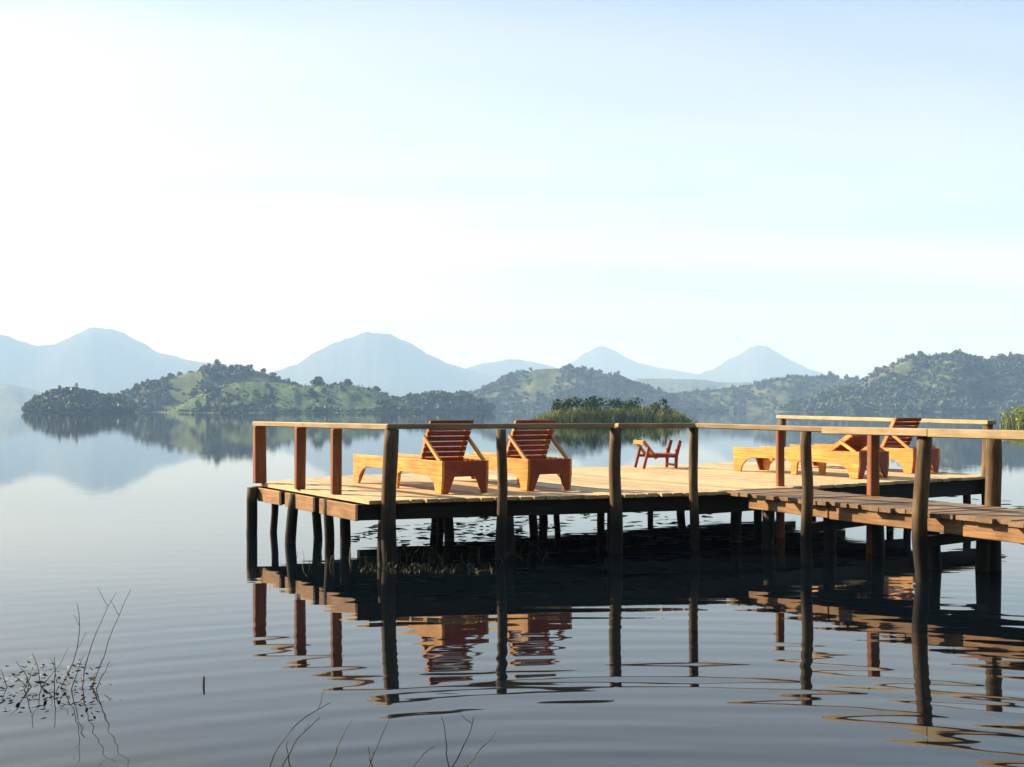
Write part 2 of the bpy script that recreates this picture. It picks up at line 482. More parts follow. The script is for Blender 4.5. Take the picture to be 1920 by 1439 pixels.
# ------------------------------------------------------------------ foliage
def leaf_cloud(rng, n, size, lobes):
    """n small leaf faces spread through a few lobes: returns verts (n*4,3)"""
    k = rng.integers(0, len(lobes), n)
    L = np.array(lobes)                       # cx,cy,cz,rx,ry,rz
    d = rng.normal(size=(n, 3)); d /= np.linalg.norm(d, axis=1)[:, None]
    rad = rng.uniform(0.55, 1.0, n) ** 0.5 * rng.uniform(0.85, 1.12, n)
    c = L[k, :3] + d * rad[:, None] * L[k, 3:6]
    nr = d + rng.normal(scale=0.55, size=(n, 3)); nr /= np.linalg.norm(nr, axis=1)[:, None]
    a = np.cross(nr, rng.normal(size=(n, 3))); a /= np.linalg.norm(a, axis=1)[:, None]
    b = np.cross(nr, a)
    s = size * rng.uniform(0.6, 1.3, n)[:, None]
    asp = rng.uniform(0.5, 0.9, n)[:, None]
    return np.stack([c - a * s, c - b * s * asp, c + a * s, c + b * s * asp], axis=1).reshape(-1, 3)

def quads_mesh(name, verts):
    n = len(verts) // 4
    me = bpy.data.meshes.new(name)
    me.vertices.add(len(verts)); me.vertices.foreach_set('co', np.asarray(verts, dtype=np.float32).ravel())
    me.loops.add(n * 4); me.loops.foreach_set('vertex_index', np.arange(n * 4, dtype=np.int32))
    me.polygons.add(n); me.polygons.foreach_set('loop_start', np.arange(0, n * 4, 4, dtype=np.int32))
    me.polygons.foreach_set('loop_total', np.full(n, 4, dtype=np.int32))
    me.update(); me.validate()
    return me

def crown_lobes(rng, r, h, n=5):
    out = []
    for i in range(n):
        a = rng.uniform(0, 6.28); q = rng.uniform(0.15, 0.55) * r
        out.append((q * math.cos(a), q * math.sin(a), h * rng.uniform(0.35, 0.8), r * rng.uniform(0.4, 0.65), r * rng.uniform(0.4, 0.65), h * rng.uniform(0.22, 0.36)))
    return out

def forest(hill, count, r0, r1, label, mat, seed, vlo=-0.95, vhi=0.25, ulo=0.02, uhi=0.98, leaves=60, mask=None, tall=1.15, name='forest', cat='forest'):
    rng = np.random.default_rng(seed)
    temps = [leaf_cloud(rng, leaves, 0.30, crown_lobes(rng, 1.0, tall * 1.2)) for _ in range(8)]
    out = []
    tries = 0
    while len(out) < count and tries < count * 12:
        tries += 1
        u = rng.uniform(ulo, uhi); v = rng.uniform(vlo, vhi)
        p = hill.pt(u, v)
        if p[2] < 0.2: continue
        if mask is not None and not mask(u, v, p, rng): continue
        r = rng.uniform(r0, r1)
        a = rng.uniform(0, 6.28); ca, sa = math.cos(a), math.sin(a)
        t = temps[int(rng.integers(0, 8))]
        s = np.array([r * rng.uniform(0.85, 1.2), r * rng.uniform(0.85, 1.2), r * rng.uniform(0.8, 1.35)])
        q = t * s
        q = np.stack([q[:, 0] * ca - q[:, 1] * sa, q[:, 0] * sa + q[:, 1] * ca, q[:, 2]], axis=1)
        out.append(q + np.array([p[0], p[1], p[2] - 0.2 * r]))
    return tag(mesh_obj(name, quads_mesh(name, np.concatenate(out)), mat), label, cat, kind='stuff')

def nmask(scale, thr, seed):
    def f(u, v, p, rng):
        return mnoise.noise(Vector((p[0] * scale, p[1] * scale * 0.6, seed))) + rng.uniform(-0.15, 0.15) > thr
    return f

forest(h_islet, 800, 1.5, 3.3, 'dark trees covering the lone islet at far left', M_forest, 1, leaves=60)
forest(h_back, 900, 1.4, 3.4, 'trees covering the grey green hill on the left shore', M_forest, 2, leaves=56, mask=nmask(0.03, -0.18, 1.0))
forest(h_green, 330, 0.7, 2.4, 'scattered shrubs and trees over the bright green slope', M_forest, 3, leaves=56, mask=nmask(0.045, 0.12, 5.0))
forest(h_green, 700, 0.35, 0.95, 'low scrub dotted over the bright green slope', M_forest2, 23, leaves=24, name='scrub', cat='scrub')
forest(h_green, 420, 0.6, 1.3, 'low scrub along the foot of the bright green slope', M_forest2, 13, vlo=-0.97, vhi=-0.78, leaves=36, name='scrub', cat='scrub')
forest(h_lump, 460, 1.8, 3.8, 'dark trees covering the low point below the middle hill', M_forest, 4, leaves=60)
forest(h_mid, 1500, 1.3, 3.6, 'scattered scrub and trees over the middle hill', M_forest2, 5, leaves=40, mask=nmask(0.018, -0.22, 2.0))
forest(h_mid, 360, 1.8, 4.0, 'dark trees along the foot of the middle hill', M_forest, 15, vlo=-0.97, vhi=-0.55, leaves=50)
forest(h_right0, 1000, 1.8, 4.2, 'woodland over the low ridge right of the middle hill', M_forest, 6, leaves=40, mask=nmask(0.015, -0.25, 7.0))
forest(h_right, 1900, 1.8, 4.4, 'dense woodland covering the hill on the right shore', M_forest, 7, leaves=46, uhi=0.75, mask=nmask(0.014, -0.3, 4.0))
forest(h_right, 700, 1.2, 2.8, 'pale scrub between the trees of the right hill', M_forest2, 17, uhi=0.75, leaves=36, name='scrub', cat='scrub')

def tree(x, y, z, height, r, label, seed, mat=M_forest, n=420, group='lone trees standing out on the far shores'):
    rng = np.random.default_rng(seed)
    root = tag(empty('tree', (x, y, z)), label, 'tree', group)
    bm = bmesh.new()
    def limb(p0, p1, r0, r1, k=7):
        p0, p1 = Vector(p0), Vector(p1)
        d = (p1 - p0).normalized(); a = d.orthogonal().normalized(); b = d.cross(a)
        A = [bm.verts.new(p0 + (a * math.cos(6.283 * i / k) + b * math.sin(6.283 * i / k)) * r0) for i in range(k)]
        B = [bm.verts.new(p1 + (a * math.cos(6.283 * i / k) + b * math.sin(6.283 * i / k)) * r1) for i in range(k)]
        for i in range(k): bm.faces.new((A[i], A[(i + 1) % k], B[(i + 1) % k], B[i]))
        bm.faces.new(A[::-1]); bm.faces.new(B)
    tr = height * 0.035
    limb((0, 0, -1.0), (tr, 0, height * 0.5), tr * 1.4, tr)
    for i in range(4):
        a = rng.uniform(0, 6.28)
        limb((tr, 0, height * 0.45), (r * 0.55 * math.cos(a), r * 0.55 * math.sin(a), height * rng.uniform(0.62, 0.82)), tr * 0.8, tr * 0.35)
    from_bm('trunk', bm, M_bark, root)
    lobes = []
    for i in range(7):
        a = rng.uniform(0, 6.28); q = rng.uniform(0.1, 0.55) * r * (1.1 - 0.12 * i)
        lobes.append((q * math.cos(a), q * math.sin(a), height * (0.22 + 0.095 * i), r * rng.uniform(0.4, 0.62) * (1.15 - 0.09 * i), r * rng.uniform(0.4, 0.62) * (1.15 - 0.09 * i), height * rng.uniform(0.14, 0.22)))
    mesh_obj('crown', quads_mesh('crown', leaf_cloud(rng, n, r * 0.14, lobes)), mat, root)
    return root

def on_hill(hill, px, v=0.0):
    x = (px - HX) / F * hill.D
    u = (x - hill.xs[0]) / (hill.xs[-1] - hill.xs[0])
    return hill.pt(u, v)

for hill, px, v, hh, r, lab in (
    (h_back, 411, 0.0, 9.0, 5.0, 'lone bushy tree on the crest of the grey green left hill'),
    (h_islet, 111, 0.0, 8.0, 2.2, 'tall narrow tree rising left of centre on the lone islet'),
    (h_islet, 143, 0.0, 8.8, 2.1, 'tallest narrow tree on the lone islet'),
    (h_islet, 182, 0.0, 6.5, 2.2, 'small tree at the right shoulder of the lone islet'),
    (h_green, 596, 0.0, 6.5, 5.5, 'wide dark tree on top of the bright green slope'),
    (h_green, 585, -0.45, 5.5, 4.5, 'grey tree halfway down the bright green slope'),
    (h_green, 652, 0.0, 4.5, 4.5, 'dark tree right of the wide tree on the green slope'),
    (h_green, 703, 0.1, 4.0, 3.5, 'small tree at the right end of the green slope'),
    (h_back, 538, 0.1, 9.0, 4.0, 'small tree in the dip right of the dark dome'),
    (h_mid, 1068, 0.0, 9.0, 7.0, 'lone tree on the flat top of the middle hill'),
    (h_mid, 1158, 0.0, 10.0, 5.0, 'lone tree on the right shoulder of the middle hill'),
    (h_right0, 1556, 0.0, 11.0, 6.0, 'lone tree on the low ridge left of the right hill'),
    (h_right, 1642, 0.0, 9.0, 4.5, 'tree on the left shoulder of the right hill'),
    (h_lump, 808, 0.1, 8.0, 7.0, 'round dark tree on the low point below the middle hill')):
    p = on_hill(hill, px, v)
    tree(p[0], p[1], p[2] - 0.16 * hh, hh, r, lab, int(px))

def blades(rng, n, area, hgt, wid, lean=0.25, z0=0.0):
    """upright grass or reed blades as bent two-quad ribbons"""
    x = rng.uniform(area[0], area[1], n); y = rng.uniform(area[2], area[3], n)
    h = rng.uniform(hgt[0], hgt[1], n); w = rng.uniform(wid[0], wid[1], n) / 2
    a = rng.uniform(0, 6.28, n); ca, sa = np.cos(a) * w, np.sin(a) * w
    b = rng.uniform(0, 6.28, n); l = rng.uniform(0.1, 1, n) * lean * h
    bx, by = np.cos(b) * l, np.sin(b) * l
    def P(sx, t):
        return np.stack([x + sx * ca * (1 - 0.75 * t) + bx * t * t, y + sx * sa * (1 - 0.75 * t) + by * t * t, z0 + h * (t - 0.12 * lean * t * t)], axis=1)
    q1 = np.stack([P(-1, 0), P(1, 0), P(1, 0.55), P(-1, 0.55)], axis=1)
    q2 = np.stack([P(-1, 0.55), P(1, 0.55), P(1, 1), P(-1, 1)], axis=1)
    return np.concatenate([q1, q2]).reshape(-1, 3)

# unseen wooded bank added behind the photographer to darken the camera-facing sides
def shade_bank_z(x, y):
    t = max(0.0, -4.0 - y - 0.0)
    return -0.8 + 0.9 * min(1, t / 3) + 0.7 * t + 2.0 * mnoise.noise(Vector((x * .05, y * .05, 2))) * min(1, t / 10)
bm = bmesh.new()
gx = [[bm.verts.new((x, y, shade_bank_z(x, y))) for y in [-3 - 4 * j for j in range(30)]] for x in [-90 + 6 * i for i in range(36)]]
for i in range(35):
    for j in range(29):
        bm.faces.new((gx[i][j], gx[i + 1][j], gx[i + 1][j + 1], gx[i][j + 1]))
tag(from_bm('shore', bm, M_scrub, smooth=True), 'unseen steep bank added behind the viewpoint to block the rear sky', 'shore', kind='structure')
rng = np.random.default_rng(77)
temps = [leaf_cloud(rng, 120, 0.22, crown_lobes(rng, 1.0, 1.5)) for _ in range(5)]
acc = []
for i in range(230):
    x, y = rng.uniform(-85, 110), rng.uniform(-80, -9)
    r = rng.uniform(2.5, 4.5)
    acc.append(temps[i % 5] * np.array([r, r, r * 1.6]) + np.array([x, y, shade_bank_z(x, y)]))
tag(mesh_obj('forest', quads_mesh('forest', np.concatenate(acc)), M_forest), 'unseen trees added on the bank behind the viewpoint to block the rear sky', 'forest', kind='stuff')

# reed island in the lake behind the deck
rng = np.random.default_rng(31)
parts = []
RD = 150.0
X0, X1 = (998 - HX) / F * RD, (1294 - HX) / F * RD
def bank_top(x):
    """height of the reed bank along its length: low ragged ends, uneven middle"""
    t = (x - X0) / (X1 - X0)
    e = min(1.0, t / 0.22, (1 - t) / 0.16) ** 0.6 if 0 < t < 1 else 0.0
    return 2.25 * e * (1 + 0.22 * mnoise.noise(Vector((x * 0.45, 3.0, 0)))) + 0.15
for _ in range(420):
    x = rng.uniform(X0, X1); hm = bank_top(x); y = RD + rng.uniform(-3.5, 5)
    parts.append(blades(rng, 16, (x - .5, x + .5, y - .5, y + .5), (hm * 0.35, hm * 1.02), (0.04, 0.10), 0.8))
lob = []
for _ in range(150):
    x = rng.uniform(X0, X1); hm = bank_top(x)
    lob.append((x, RD + rng.uniform(-3, 4), hm * rng.uniform(0.15, 0.62), rng.uniform(.5, 1.1), rng.uniform(.5, 1.1), hm * 0.22))
parts.append(leaf_cloud(rng, 9000, 0.12, lob))
tag(mesh_obj('reed_bed', quads_mesh('reed_bed', np.concatenate(parts)), M_reed), 'yellow green reed island on the water behind the deck', 'reeds', kind='stuff')
bi = 0
for px, top, r, lab in ((1042, 747, 1.3, 'small dark shrub at the left end of the reed island'), (1056, 744, 1.2, 'dark shrub second from the left on the reed island'),
                  (1090, 741, 1.9, 'rounded dark shrub left of centre on the reed island'), (1118, 739, 1.9, 'tallest dark shrub on the reed island'),
                  (1150, 741, 2.3, 'widest dark shrub in the middle of the reed island'), (1184, 743, 2.2, 'dark shrub right of centre on the reed island'),
                  (1238, 747, 1.2, 'small dark shrub alone at the right end of the reed island')):
    ht = (HY - top) / F * RD + CAMZ
    root = tag(empty('shrub', ((px - HX) / F * RD, RD + R.uniform(-1, 1.5), 0)), lab, 'shrub', 'dark shrubs on the reed island')
    rg = np.random.default_rng(100 + bi); bi += 1
    lob = [(rg.uniform(-.6, .6) * r, rg.uniform(-.6, .6) * r, ht * rg.uniform(0.5, 0.84), r * rg.uniform(.4, .6), r * rg.uniform(.4, .6), ht * 0.17) for _ in range(6)]
    mesh_obj('foliage', quads_mesh('foliage', leaf_cloud(rg, 420, 0.16, lob)), M_bush, root)
    bm = bmesh.new()
    for q in range(4):
        a = rg.uniform(0, 6.28)
        p0 = Vector((0.12 * math.cos(a), 0.12 * math.sin(a), -0.1)); p1 = Vector((r * .5 * math.cos(a), r * .5 * math.sin(a), ht * .6))
        d = (p1 - p0).normalized(); u_ = d.orthogonal().normalized(); w_ = d.cross(u_)
        A = [bm.verts.new(p0 + (u_ * math.cos(2.094 * i) + w_ * math.sin(2.094 * i)) * .07) for i in range(3)]
        B = [bm.verts.new(p1 + (u_ * math.cos(2.094 * i) + w_ * math.sin(2.094 * i)) * .03) for i in range(3)]
        for i in range(3): bm.faces.new((A[i], A[(i + 1) % 3], B[(i + 1) % 3], B[i]))
    from_bm('stem', bm, M_bark, root)

# bright bank of reeds at the right edge
rng = np.random.default_rng(37)
D2 = 110.0
lob = [((rng.uniform(1908, 2050) - HX) / F * D2, D2 + rng.uniform(-2, 3), rng.uniform(.3, 1.7), .8, .8, .55) for _ in range(60)]
tag(mesh_obj('reed_bed', quads_mesh('reed_bed', np.concatenate([leaf_cloud(rng, 5000, 0.10, lob),
    blades(rng, 900, ((1900 - HX) / F * D2, (2060 - HX) / F * D2, D2 - 2, D2 + 4), (0.8, 2.2), (0.04, 0.09), 0.8)])), M_reed),
    'bright green reed clump at the right edge of the water', 'reeds', kind='stuff')

# ------------------------------------------------------------------ viewing deck
HD, HR = 0.65, 1.45                      # deck top and handrail top above the water
A_, B1_, Q_ = Vector((-3.34, 15.38)), Vector((-2.40, 17.0)), Vector((5.11, 21.9))
K_, G_, R_ = Vector((-1.53, 12.31)), Vector((2.18, 13.58)), Vector((6.93, 16.95))
deck = tag(empty('viewing_deck', (0, 0, 0)), 'timber sun deck on log piles standing in the lake, with open handrails', 'deck')

pd = (A_ - K_).normalized()              # planks run parallel to the left edge
pn = Vector((-pd.y, pd.x)); pn = pn if pn.x > 0 else -pn
poly = [K_, G_, R_, Q_, B1_, A_]
def clip_line(off):
    """the stretch of the line (points p with p.pn = off) that lies inside the deck outline"""
    ts = []
    for i in range(len(poly)):
        a, b = poly[i], poly[(i + 1) % len(poly)]
        da, db = a.dot(pn) - off, b.dot(pn) - off
        if (da < 0) != (db < 0):
            p = a + (b - a) * (da / (da - db)); ts.append(p.dot(pd))
    return (min(ts), max(ts)) if len(ts) >= 2 else None
lo = min(p.dot(pn) for p in poly); hi = max(p.dot(pn) for p in poly)
PW = 0.15
k = 0
off = lo + PW / 2 + 0.004
while off < hi:
    c = clip_line(off)
    if c and c[1] - c[0] > 0.15:
        t0, t1 = c[0] - R.uniform(0.02, 0.07), c[1] + R.uniform(0.0, 0.06)
        dz = R.uniform(-0.004, 0.004)
        p0 = pn * off + pd * t0; p1 = pn * off + pd * t1
        bar('plank', (p0.x, p0.y, HD + dz), (p1.x, p1.y, HD + dz + R.uniform(-.003, .003)), PW - R.uniform(0.006, 0.014), 0.038, M_deck, deck)
    off += PW
# beams under the planks, parallel to the front edge
def along(a, b, t): return a + (b - a) * t
def beam(a, b, z, w, h, mat, name='joist', ext0=0.0, ext1=0.0):
    d = (b - a).normalized()
    p0, p1 = a - d * ext0, b + d * ext1
    return bar(name, (p0.x, p0.y, z), (p1.x, p1.y, z), w, h, mat, deck, bev=0.005)
ZB = HD - 0.044
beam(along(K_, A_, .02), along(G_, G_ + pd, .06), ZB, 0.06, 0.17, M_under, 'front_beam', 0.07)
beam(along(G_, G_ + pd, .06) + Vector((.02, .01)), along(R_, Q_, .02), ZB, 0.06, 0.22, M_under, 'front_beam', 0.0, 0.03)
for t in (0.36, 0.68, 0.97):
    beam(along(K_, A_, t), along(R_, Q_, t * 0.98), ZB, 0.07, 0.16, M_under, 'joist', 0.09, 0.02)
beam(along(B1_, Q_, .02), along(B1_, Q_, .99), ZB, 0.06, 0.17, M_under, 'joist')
# side boards set between the joist ends on the left edge
SB = pn * -0.02
for t0, t1 in ((0.04, 0.335), (0.385, 0.655), (0.705, 0.945)):
    p0, p1 = along(K_, A_, t0) - SB * -2, along(K_, A_, t1) - SB * -2
    bar('side_board', (p0.x, p0.y, ZB - 0.012), (p1.x, p1.y, ZB - 0.012), 0.04, 0.17, M_fascia, deck, bev=0.004)

# railing posts and piles of the left edge
def sq_post(p, z0, z1, w, mat, parent, rz=0.0):
    bm = bmesh.new()
    bm_box(bm, (-w / 2, -w / 2, z0), (w / 2, w / 2, z1), 0.004)
    bevel(bm, 0.008)
    o = from_bm('post', bm, mat, parent)
    o.location = (p.x, p.y, 0); o.rotation_euler = (R.uniform(-.01, .01), R.uniform(-.01, .01), rz)
    return o
LEFT = [at_w(481, 1001), at_w(555, 1019), at_w(622, 1036)]
aL = math.atan2(pd.y, pd.x)
for i, p in enumerate(LEFT):
    q = Vector((p.x, p.y)) + pn * 0.045
    sq_post(q, HD + 0.002, HR - 0.062, (0.145, 0.115, 0.105)[i], M_post, deck, math.radians(25))
    q = Vector((p.x, p.y)) - pn * 0.055
    log('pile', q.x, q.y, -0.9, HD - 0.05, (0.075, 0.07, 0.06)[i], M_log, deck, 0.03)
# front posts: logs from the lake bed up to the handrail
FRONT = [(733, 1054, 0.082, 0.03), (943, 1050, 0.058, 0.03), (1152, 1038, 0.072, 0.035), (1303, 1031, 0.056, 0.03)]
fp = []
for px, wl, r, bend in FRONT:
    p = at_w(px, wl); fp.append(p)
    log('post', p.x, p.y, -0.9, HR - 0.055, r, M_log, deck, bend, 0.92)
# corner posts on the right edge
for p, ht in ((R_, HR), (Q_, HR + .05)):
    q = p - pn * 0.10
    log('post', q.x, q.y, -0.9, ht - 0.05, 0.075, M_log, deck, 0.02, 0.92)
# piles in rows under the joists
for t, us in ((0.04, (0.03, 0.19, 0.33, 0.52, 0.68, 0.83, 0.96)), (0.36, (0.02, 0.16, 0.29, 0.41, 0.55, 0.70, 0.85, 0.98)), (0.68, (0.05, 0.21, 0.36, 0.5, 0.64, 0.79, 0.95)), (0.95, (0.03, 0.24, 0.45, 0.66, 0.87))):
    a, b = along(K_, A_, t), along(R_, Q_, t)
    if t < .1: a, b = K_ + pd * .2, R_ + pd * .25
    for u in us:
        p = along(a, b, u + R.uniform(-.02, .02))
        if t < .1:   # front row follows the bent edge
            p = (along(K_, G_, u / .45) if u < .45 else along(G_, R_, (u - .45) / .55)) + pd * 0.12
        log('pile', p.x, p.y, -0.9, ZB - 0.02, R.uniform(0.05, 0.07), M_log, deck, 0.03)
# handrails
def rail(p0, p1, z0, z1, w=0.12, h=0.055, parent=None, e0=0.06, e1=0.06, mat=None, roll=0.0):
    a, b = Vector((p0.x, p0.y, z0)), Vector((p1.x, p1.y, z1))
    d = (b - a).normalized()
    return bar('handrail', a - d * e0, b + d * e1, w, h, mat or M_rail, parent or deck, bev=0.008, roll=roll)
left_in = [Vector((p.x, p.y)) + pn * 0.045 for p in LEFT]
rail(left_in[0], fp[0], HR, HR, 0.13, 0.06, e0=0.10, e1=0.03)
rail(fp[0], fp[2], HR + .004, HR, 0.11, 0.055, e0=0.05, e1=-0.02)
rail(fp[2], fp[3], HR, HR, 0.11, 0.055, e0=-0.025, e1=0.05)
rail(Q_ - pn * .1, R_ - pn * .1, HR + .05, HR, 0.16, 0.06, e0=0.08, e1=0.10)

# ------------------------------------------------------------------ walkway to the shore
walk = tag(empty('walkway', (0, 0, 0)), 'narrow plank walkway leading from the deck to the right, with handrails', 'walkway')
wu = Vector((0.46, -0.888)).normalized()          # towards the shore
wn = Vector((wu.y, -wu.x)); wn = wn if wn.y > 0 else -wn
W0 = Vector((2.46, 13.93))                       # start of its front edge, just clear of the deck
WW = 1.02
s = 0.07
def zwalk(s): return HD - 0.004 - 0.002 * s
nplank = 0
while s < 10.5:
    w = R.uniform(0.125, 0.16)
    # the first planks are cut along the deck edge
    a0, a1 = R.uniform(-0.10, -0.02), WW + R.uniform(-0.02, 0.05)
    p0 = W0 + wu * s + wn * a0; p1 = W0 + wu * s + wn * a1
    fa, fb = G_, R_
    nn = Vector((-(fb - fa).y, (fb - fa).x)).normalized()
    lim = (p1 - fa).dot(nn)
    if lim > -0.03:
        l0 = (p0 - fa).dot(nn)
        if l0 > -0.10: s += w + .012; continue
        f = (-0.03 - l0) / (lim - l0); p1 = p0 + (p1 - p0) * f
    z = zwalk(s) + R.uniform(-.006, .006)
    bar('plank', (p0.x, p0.y, z), (p1.x, p1.y, z), w, 0.042, M_walk, walk)
    s += w + R.uniform(0.008, 0.018)
# long beams below the planks
def wbeam(name, a, off, s0, s1, w, h, mat, dz=0.046):
    p0, p1 = W0 + wu * s0 + wn * off, W0 + wu * s1 + wn * off
    return bar(name, (p0.x, p0.y, zwalk(s0) - dz), (p1.x, p1.y, zwalk(s1) - dz), w, h, mat, walk, bev=0.006)
wbeam('fascia_board', 0, 0.02, 0.55, 1.85, 0.05, 0.13, M_fascia)
wbeam('fascia_board', 0, 0.025, 1.86, 3.6, 0.05, 0.14, M_fascia)
wbeam('fascia_board', 0, 0.02, 3.61, 10.4, 0.05, 0.15, M_fascia)
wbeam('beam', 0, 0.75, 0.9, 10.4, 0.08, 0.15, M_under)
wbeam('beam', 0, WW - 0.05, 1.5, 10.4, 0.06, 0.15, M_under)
WF = [at_w(1515, 1057), at_w(1728, 1091)]
for p, r in zip(WF, (0.062, 0.074)):
    log('post', p.x, p.y, -0.9, HR - .075, r, M_log, walk, 0.028, 0.93)
WB = [at_w(1463, 1009), at_w(1636, 1037), at_w(1863, 1069)]
sq_post(WB[0], -0.9, HR - .10, 0.085, M_post, walk, 0.1)
sq_post(WB[1], -0.9, HR - .10, 0.105, M_post, walk, 0.17)
log('post', WB[2].x, WB[2].y, -0.9, HR - .10, 0.078, M_log, walk, 0.01, 0.95)
for s_, o_ in ((0.6, .25), (1.1, .7), (1.6, .9), (2.7, .6), (3.0, .95), (5.2, .2), (5.3, .95)):
    p = W0 + wu * s_ + wn * o_
    log('pile', p.x, p.y, -0.9, zwalk(s_) - .19, 0.075, M_log, walk, 0.03)
# cross braces between the front and the back posts
for a, b in ((WF[0], WB[1]), (WF[1], WB[2])):
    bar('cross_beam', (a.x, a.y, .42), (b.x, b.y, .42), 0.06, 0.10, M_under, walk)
Wend_f = Vector((WF[1].x, WF[1].y)) + wu * 3.6
Wend_b = Vector((WB[2].x, WB[2].y)) + wu * 3.0
rail(fp[3], WF[0], HR, HR - .02, 0.12, 0.055, walk, e0=-0.055, e1=0.25)
rail(WF[0] + Vector((wu.x, wu.y, 0)) * .26, WF[1], HR - .02, HR - .022, 0.13, 0.075, walk, e0=-0.005, e1=0.12)
rail(WF[1] + Vector((wu.x, wu.y, 0)) * .125, Wend_f, HR - .022, HR - .03, 0.13, 0.08, walk, e0=-0.0, e1=0.0)
rail(WB[0], WB[1], HR - .045, HR - .05, 0.11, 0.05, walk, e0=0.1, e1=-0.005)
rail(WB[1], Wend_b, HR - .05, HR - .06, 0.11, 0.05, walk, e0=-0.0, e1=0.0)

# ------------------------------------------------------------------ sun loungers
def make_lounger(label, ang=60, top=0.88):
    """local x runs from the head end (0) to the foot end (L), y from the near side (0) to W; z 0 is the deck"""
    L, W = 2.55, 0.60
    root = tag(empty('sun_lounger'), label, 'sun lounger', 'wooden sun loungers on the deck')
    H = 0.37
    T = 0.032
    side = [(0.03, 0), (0.17, 0), (0.22, 0.12), (0.36, 0.19), (1.10, 0.21), (1.17, 0.18), (1.19, 0.0), (1.30, 0.0), (1.32, 0.18), (1.40, 0.22),
            (2.12, 0.22), (2.25, 0.18), (2.35, 0.09), (2.38, 0.0), (L - 0.02, 0), (L, H), (0.0, H), (0.0, 0.18)]
    for y0 in (0.0, W - T):
        bm = bmesh.new(); prism(bm, side, y0, y0 + T); bevel(bm, 0.004)
        from_bm('side_board', bm, M_oil, root)
    def endboard(name, x, trim):
        pts = [(T, 0.0), (T + 0.05, 0.0), (T + 0.13, 0.19), (W - T - 0.13, 0.19), (W - T - 0.05, 0.0), (W - T, 0.0), (W - T, H - trim), (T, H - trim)]
        bm = bmesh.new()
        a = [bm.verts.new((x, y, z)) for y, z in pts]; b = [bm.verts.new((x + 0.032, y, z)) for y, z in pts]
        bm.faces.new(a); bm.faces.new(b[::-1])
        for i in range(len(pts)):
            bm.faces.new((a[i], b[i], b[(i + 1) % len(pts)], a[(i + 1) % len(pts)]))
        bevel(bm, 0.003)
        from_bm(name, bm, M_red_shaded, root)
    endboard('head_board', 0.004, 0.004)
    endboard('foot_board', L - 0.06, 0.10)
    hx = 0.66
    x = hx + 0.06
    while x < L - 0.05:
        bar('seat_slat', (x, T + .002, H - 0.03), (x, W - T - .002, H - 0.03), 0.078, 0.022, M_oil, root, bev=0.003)
        x += 0.102
    bar('cross_rail', (hx - .02, T + .002, H - .035), (hx - .02, W - T - .002, H - .035), 0.05, 0.05, M_red_shaded, root)
    bar('cross_rail', (0.36, T + .002, H - .05), (0.36, W - T - .002, H - .05), 0.045, 0.05, M_red_shaded, root)
    # backrest hinged on the cross rail, local x up along it
    a = math.radians(ang)
    bl = (0.88 - (H - 0.02)) / math.sin(math.radians(60)) - 0.02
    back = empty('backrest'); back.parent = root
    back.location = (hx, 0, H - 0.02); back.rotation_euler = (0, -(math.pi - a), 0)
    for y in (0.045, W - 0.045 - 0.032):
        bm = bmesh.new(); bm_box(bm, (0, y, -0.02), (bl - .06, y + 0.032, 0.045)); bevel(bm, 0.004)
        from_bm('stile', bm, M_oil, back)
    n = 8
    for i in range(n):
        x0 = 0.02 + (bl - 0.02) * i / n
        w = (bl - 0.02) / n - 0.014
        bm = bmesh.new(); bm_box(bm, (x0, 0.02, 0.0455), (x0 + w, W - 0.02, 0.066)); bevel(bm, 0.003)
        from_bm('slat', bm, M_red_shaded, back)
    # the two props that hold it up from the head end
    q = 0.60 * bl
    px_, pz_ = hx - q * math.cos(a), H - 0.02 + q * math.sin(a)
    for y in (0.017, W - 0.017):
        bar('prop', (px_, y, pz_), (0.06, y, H + .004), 0.030, 0.045, M_oil, root, bev=0.003)
    return root

def copy_tree(o, parent=None):
    c = o.copy(); COL.objects.link(c); c.parent = parent
    for ch in list(o.children): copy_tree(ch, c)
    return c

def place(root, hx, hy, fx, fy):
    root.location = (hx, hy, HD + 0.004)
    root.rotation_euler = (0, 0, math.atan2(fy - hy, fx - hx))
LW = 0.60
def set_lounger(root, hp, d):
    """left head foot at photo point hp on the deck, body running along d"""
    p = wpt(*hp, HD)
    place(root, p.x, p.y, p.x + d.x, p.y + d.y)
    a = root.rotation_euler.z
    yv = Vector((-math.sin(a), math.cos(a), 0))
    if yv.x < 0: root.location = root.location - yv * LW
D_L = Vector((-1.22, 2.25, 0))
L1 = make_lounger('orange wooden lounger nearest the left front corner of the deck')
set_lounger(L1, (829, 928), Vector((-1.30, 2.2, 0)))
L2 = copy_tree(L1)
L2['label'] = 'orange wooden lounger just right of the nearest one, upright red back'
set_lounger(L2, (990, 922), D_L)
L4 = make_lounger('orange wooden lounger with its back laid low, behind the walkway handrail', ang=30)
set_lounger(L4, (1611, 899), Vector((-1.30, 2.15, 0)))
L5 = copy_tree(L1)
L5['label'] = 'wooden lounger furthest right, its red back above the rail'
set_lounger(L5, (1712, 889), Vector((-1.3, 2.15, 0)))

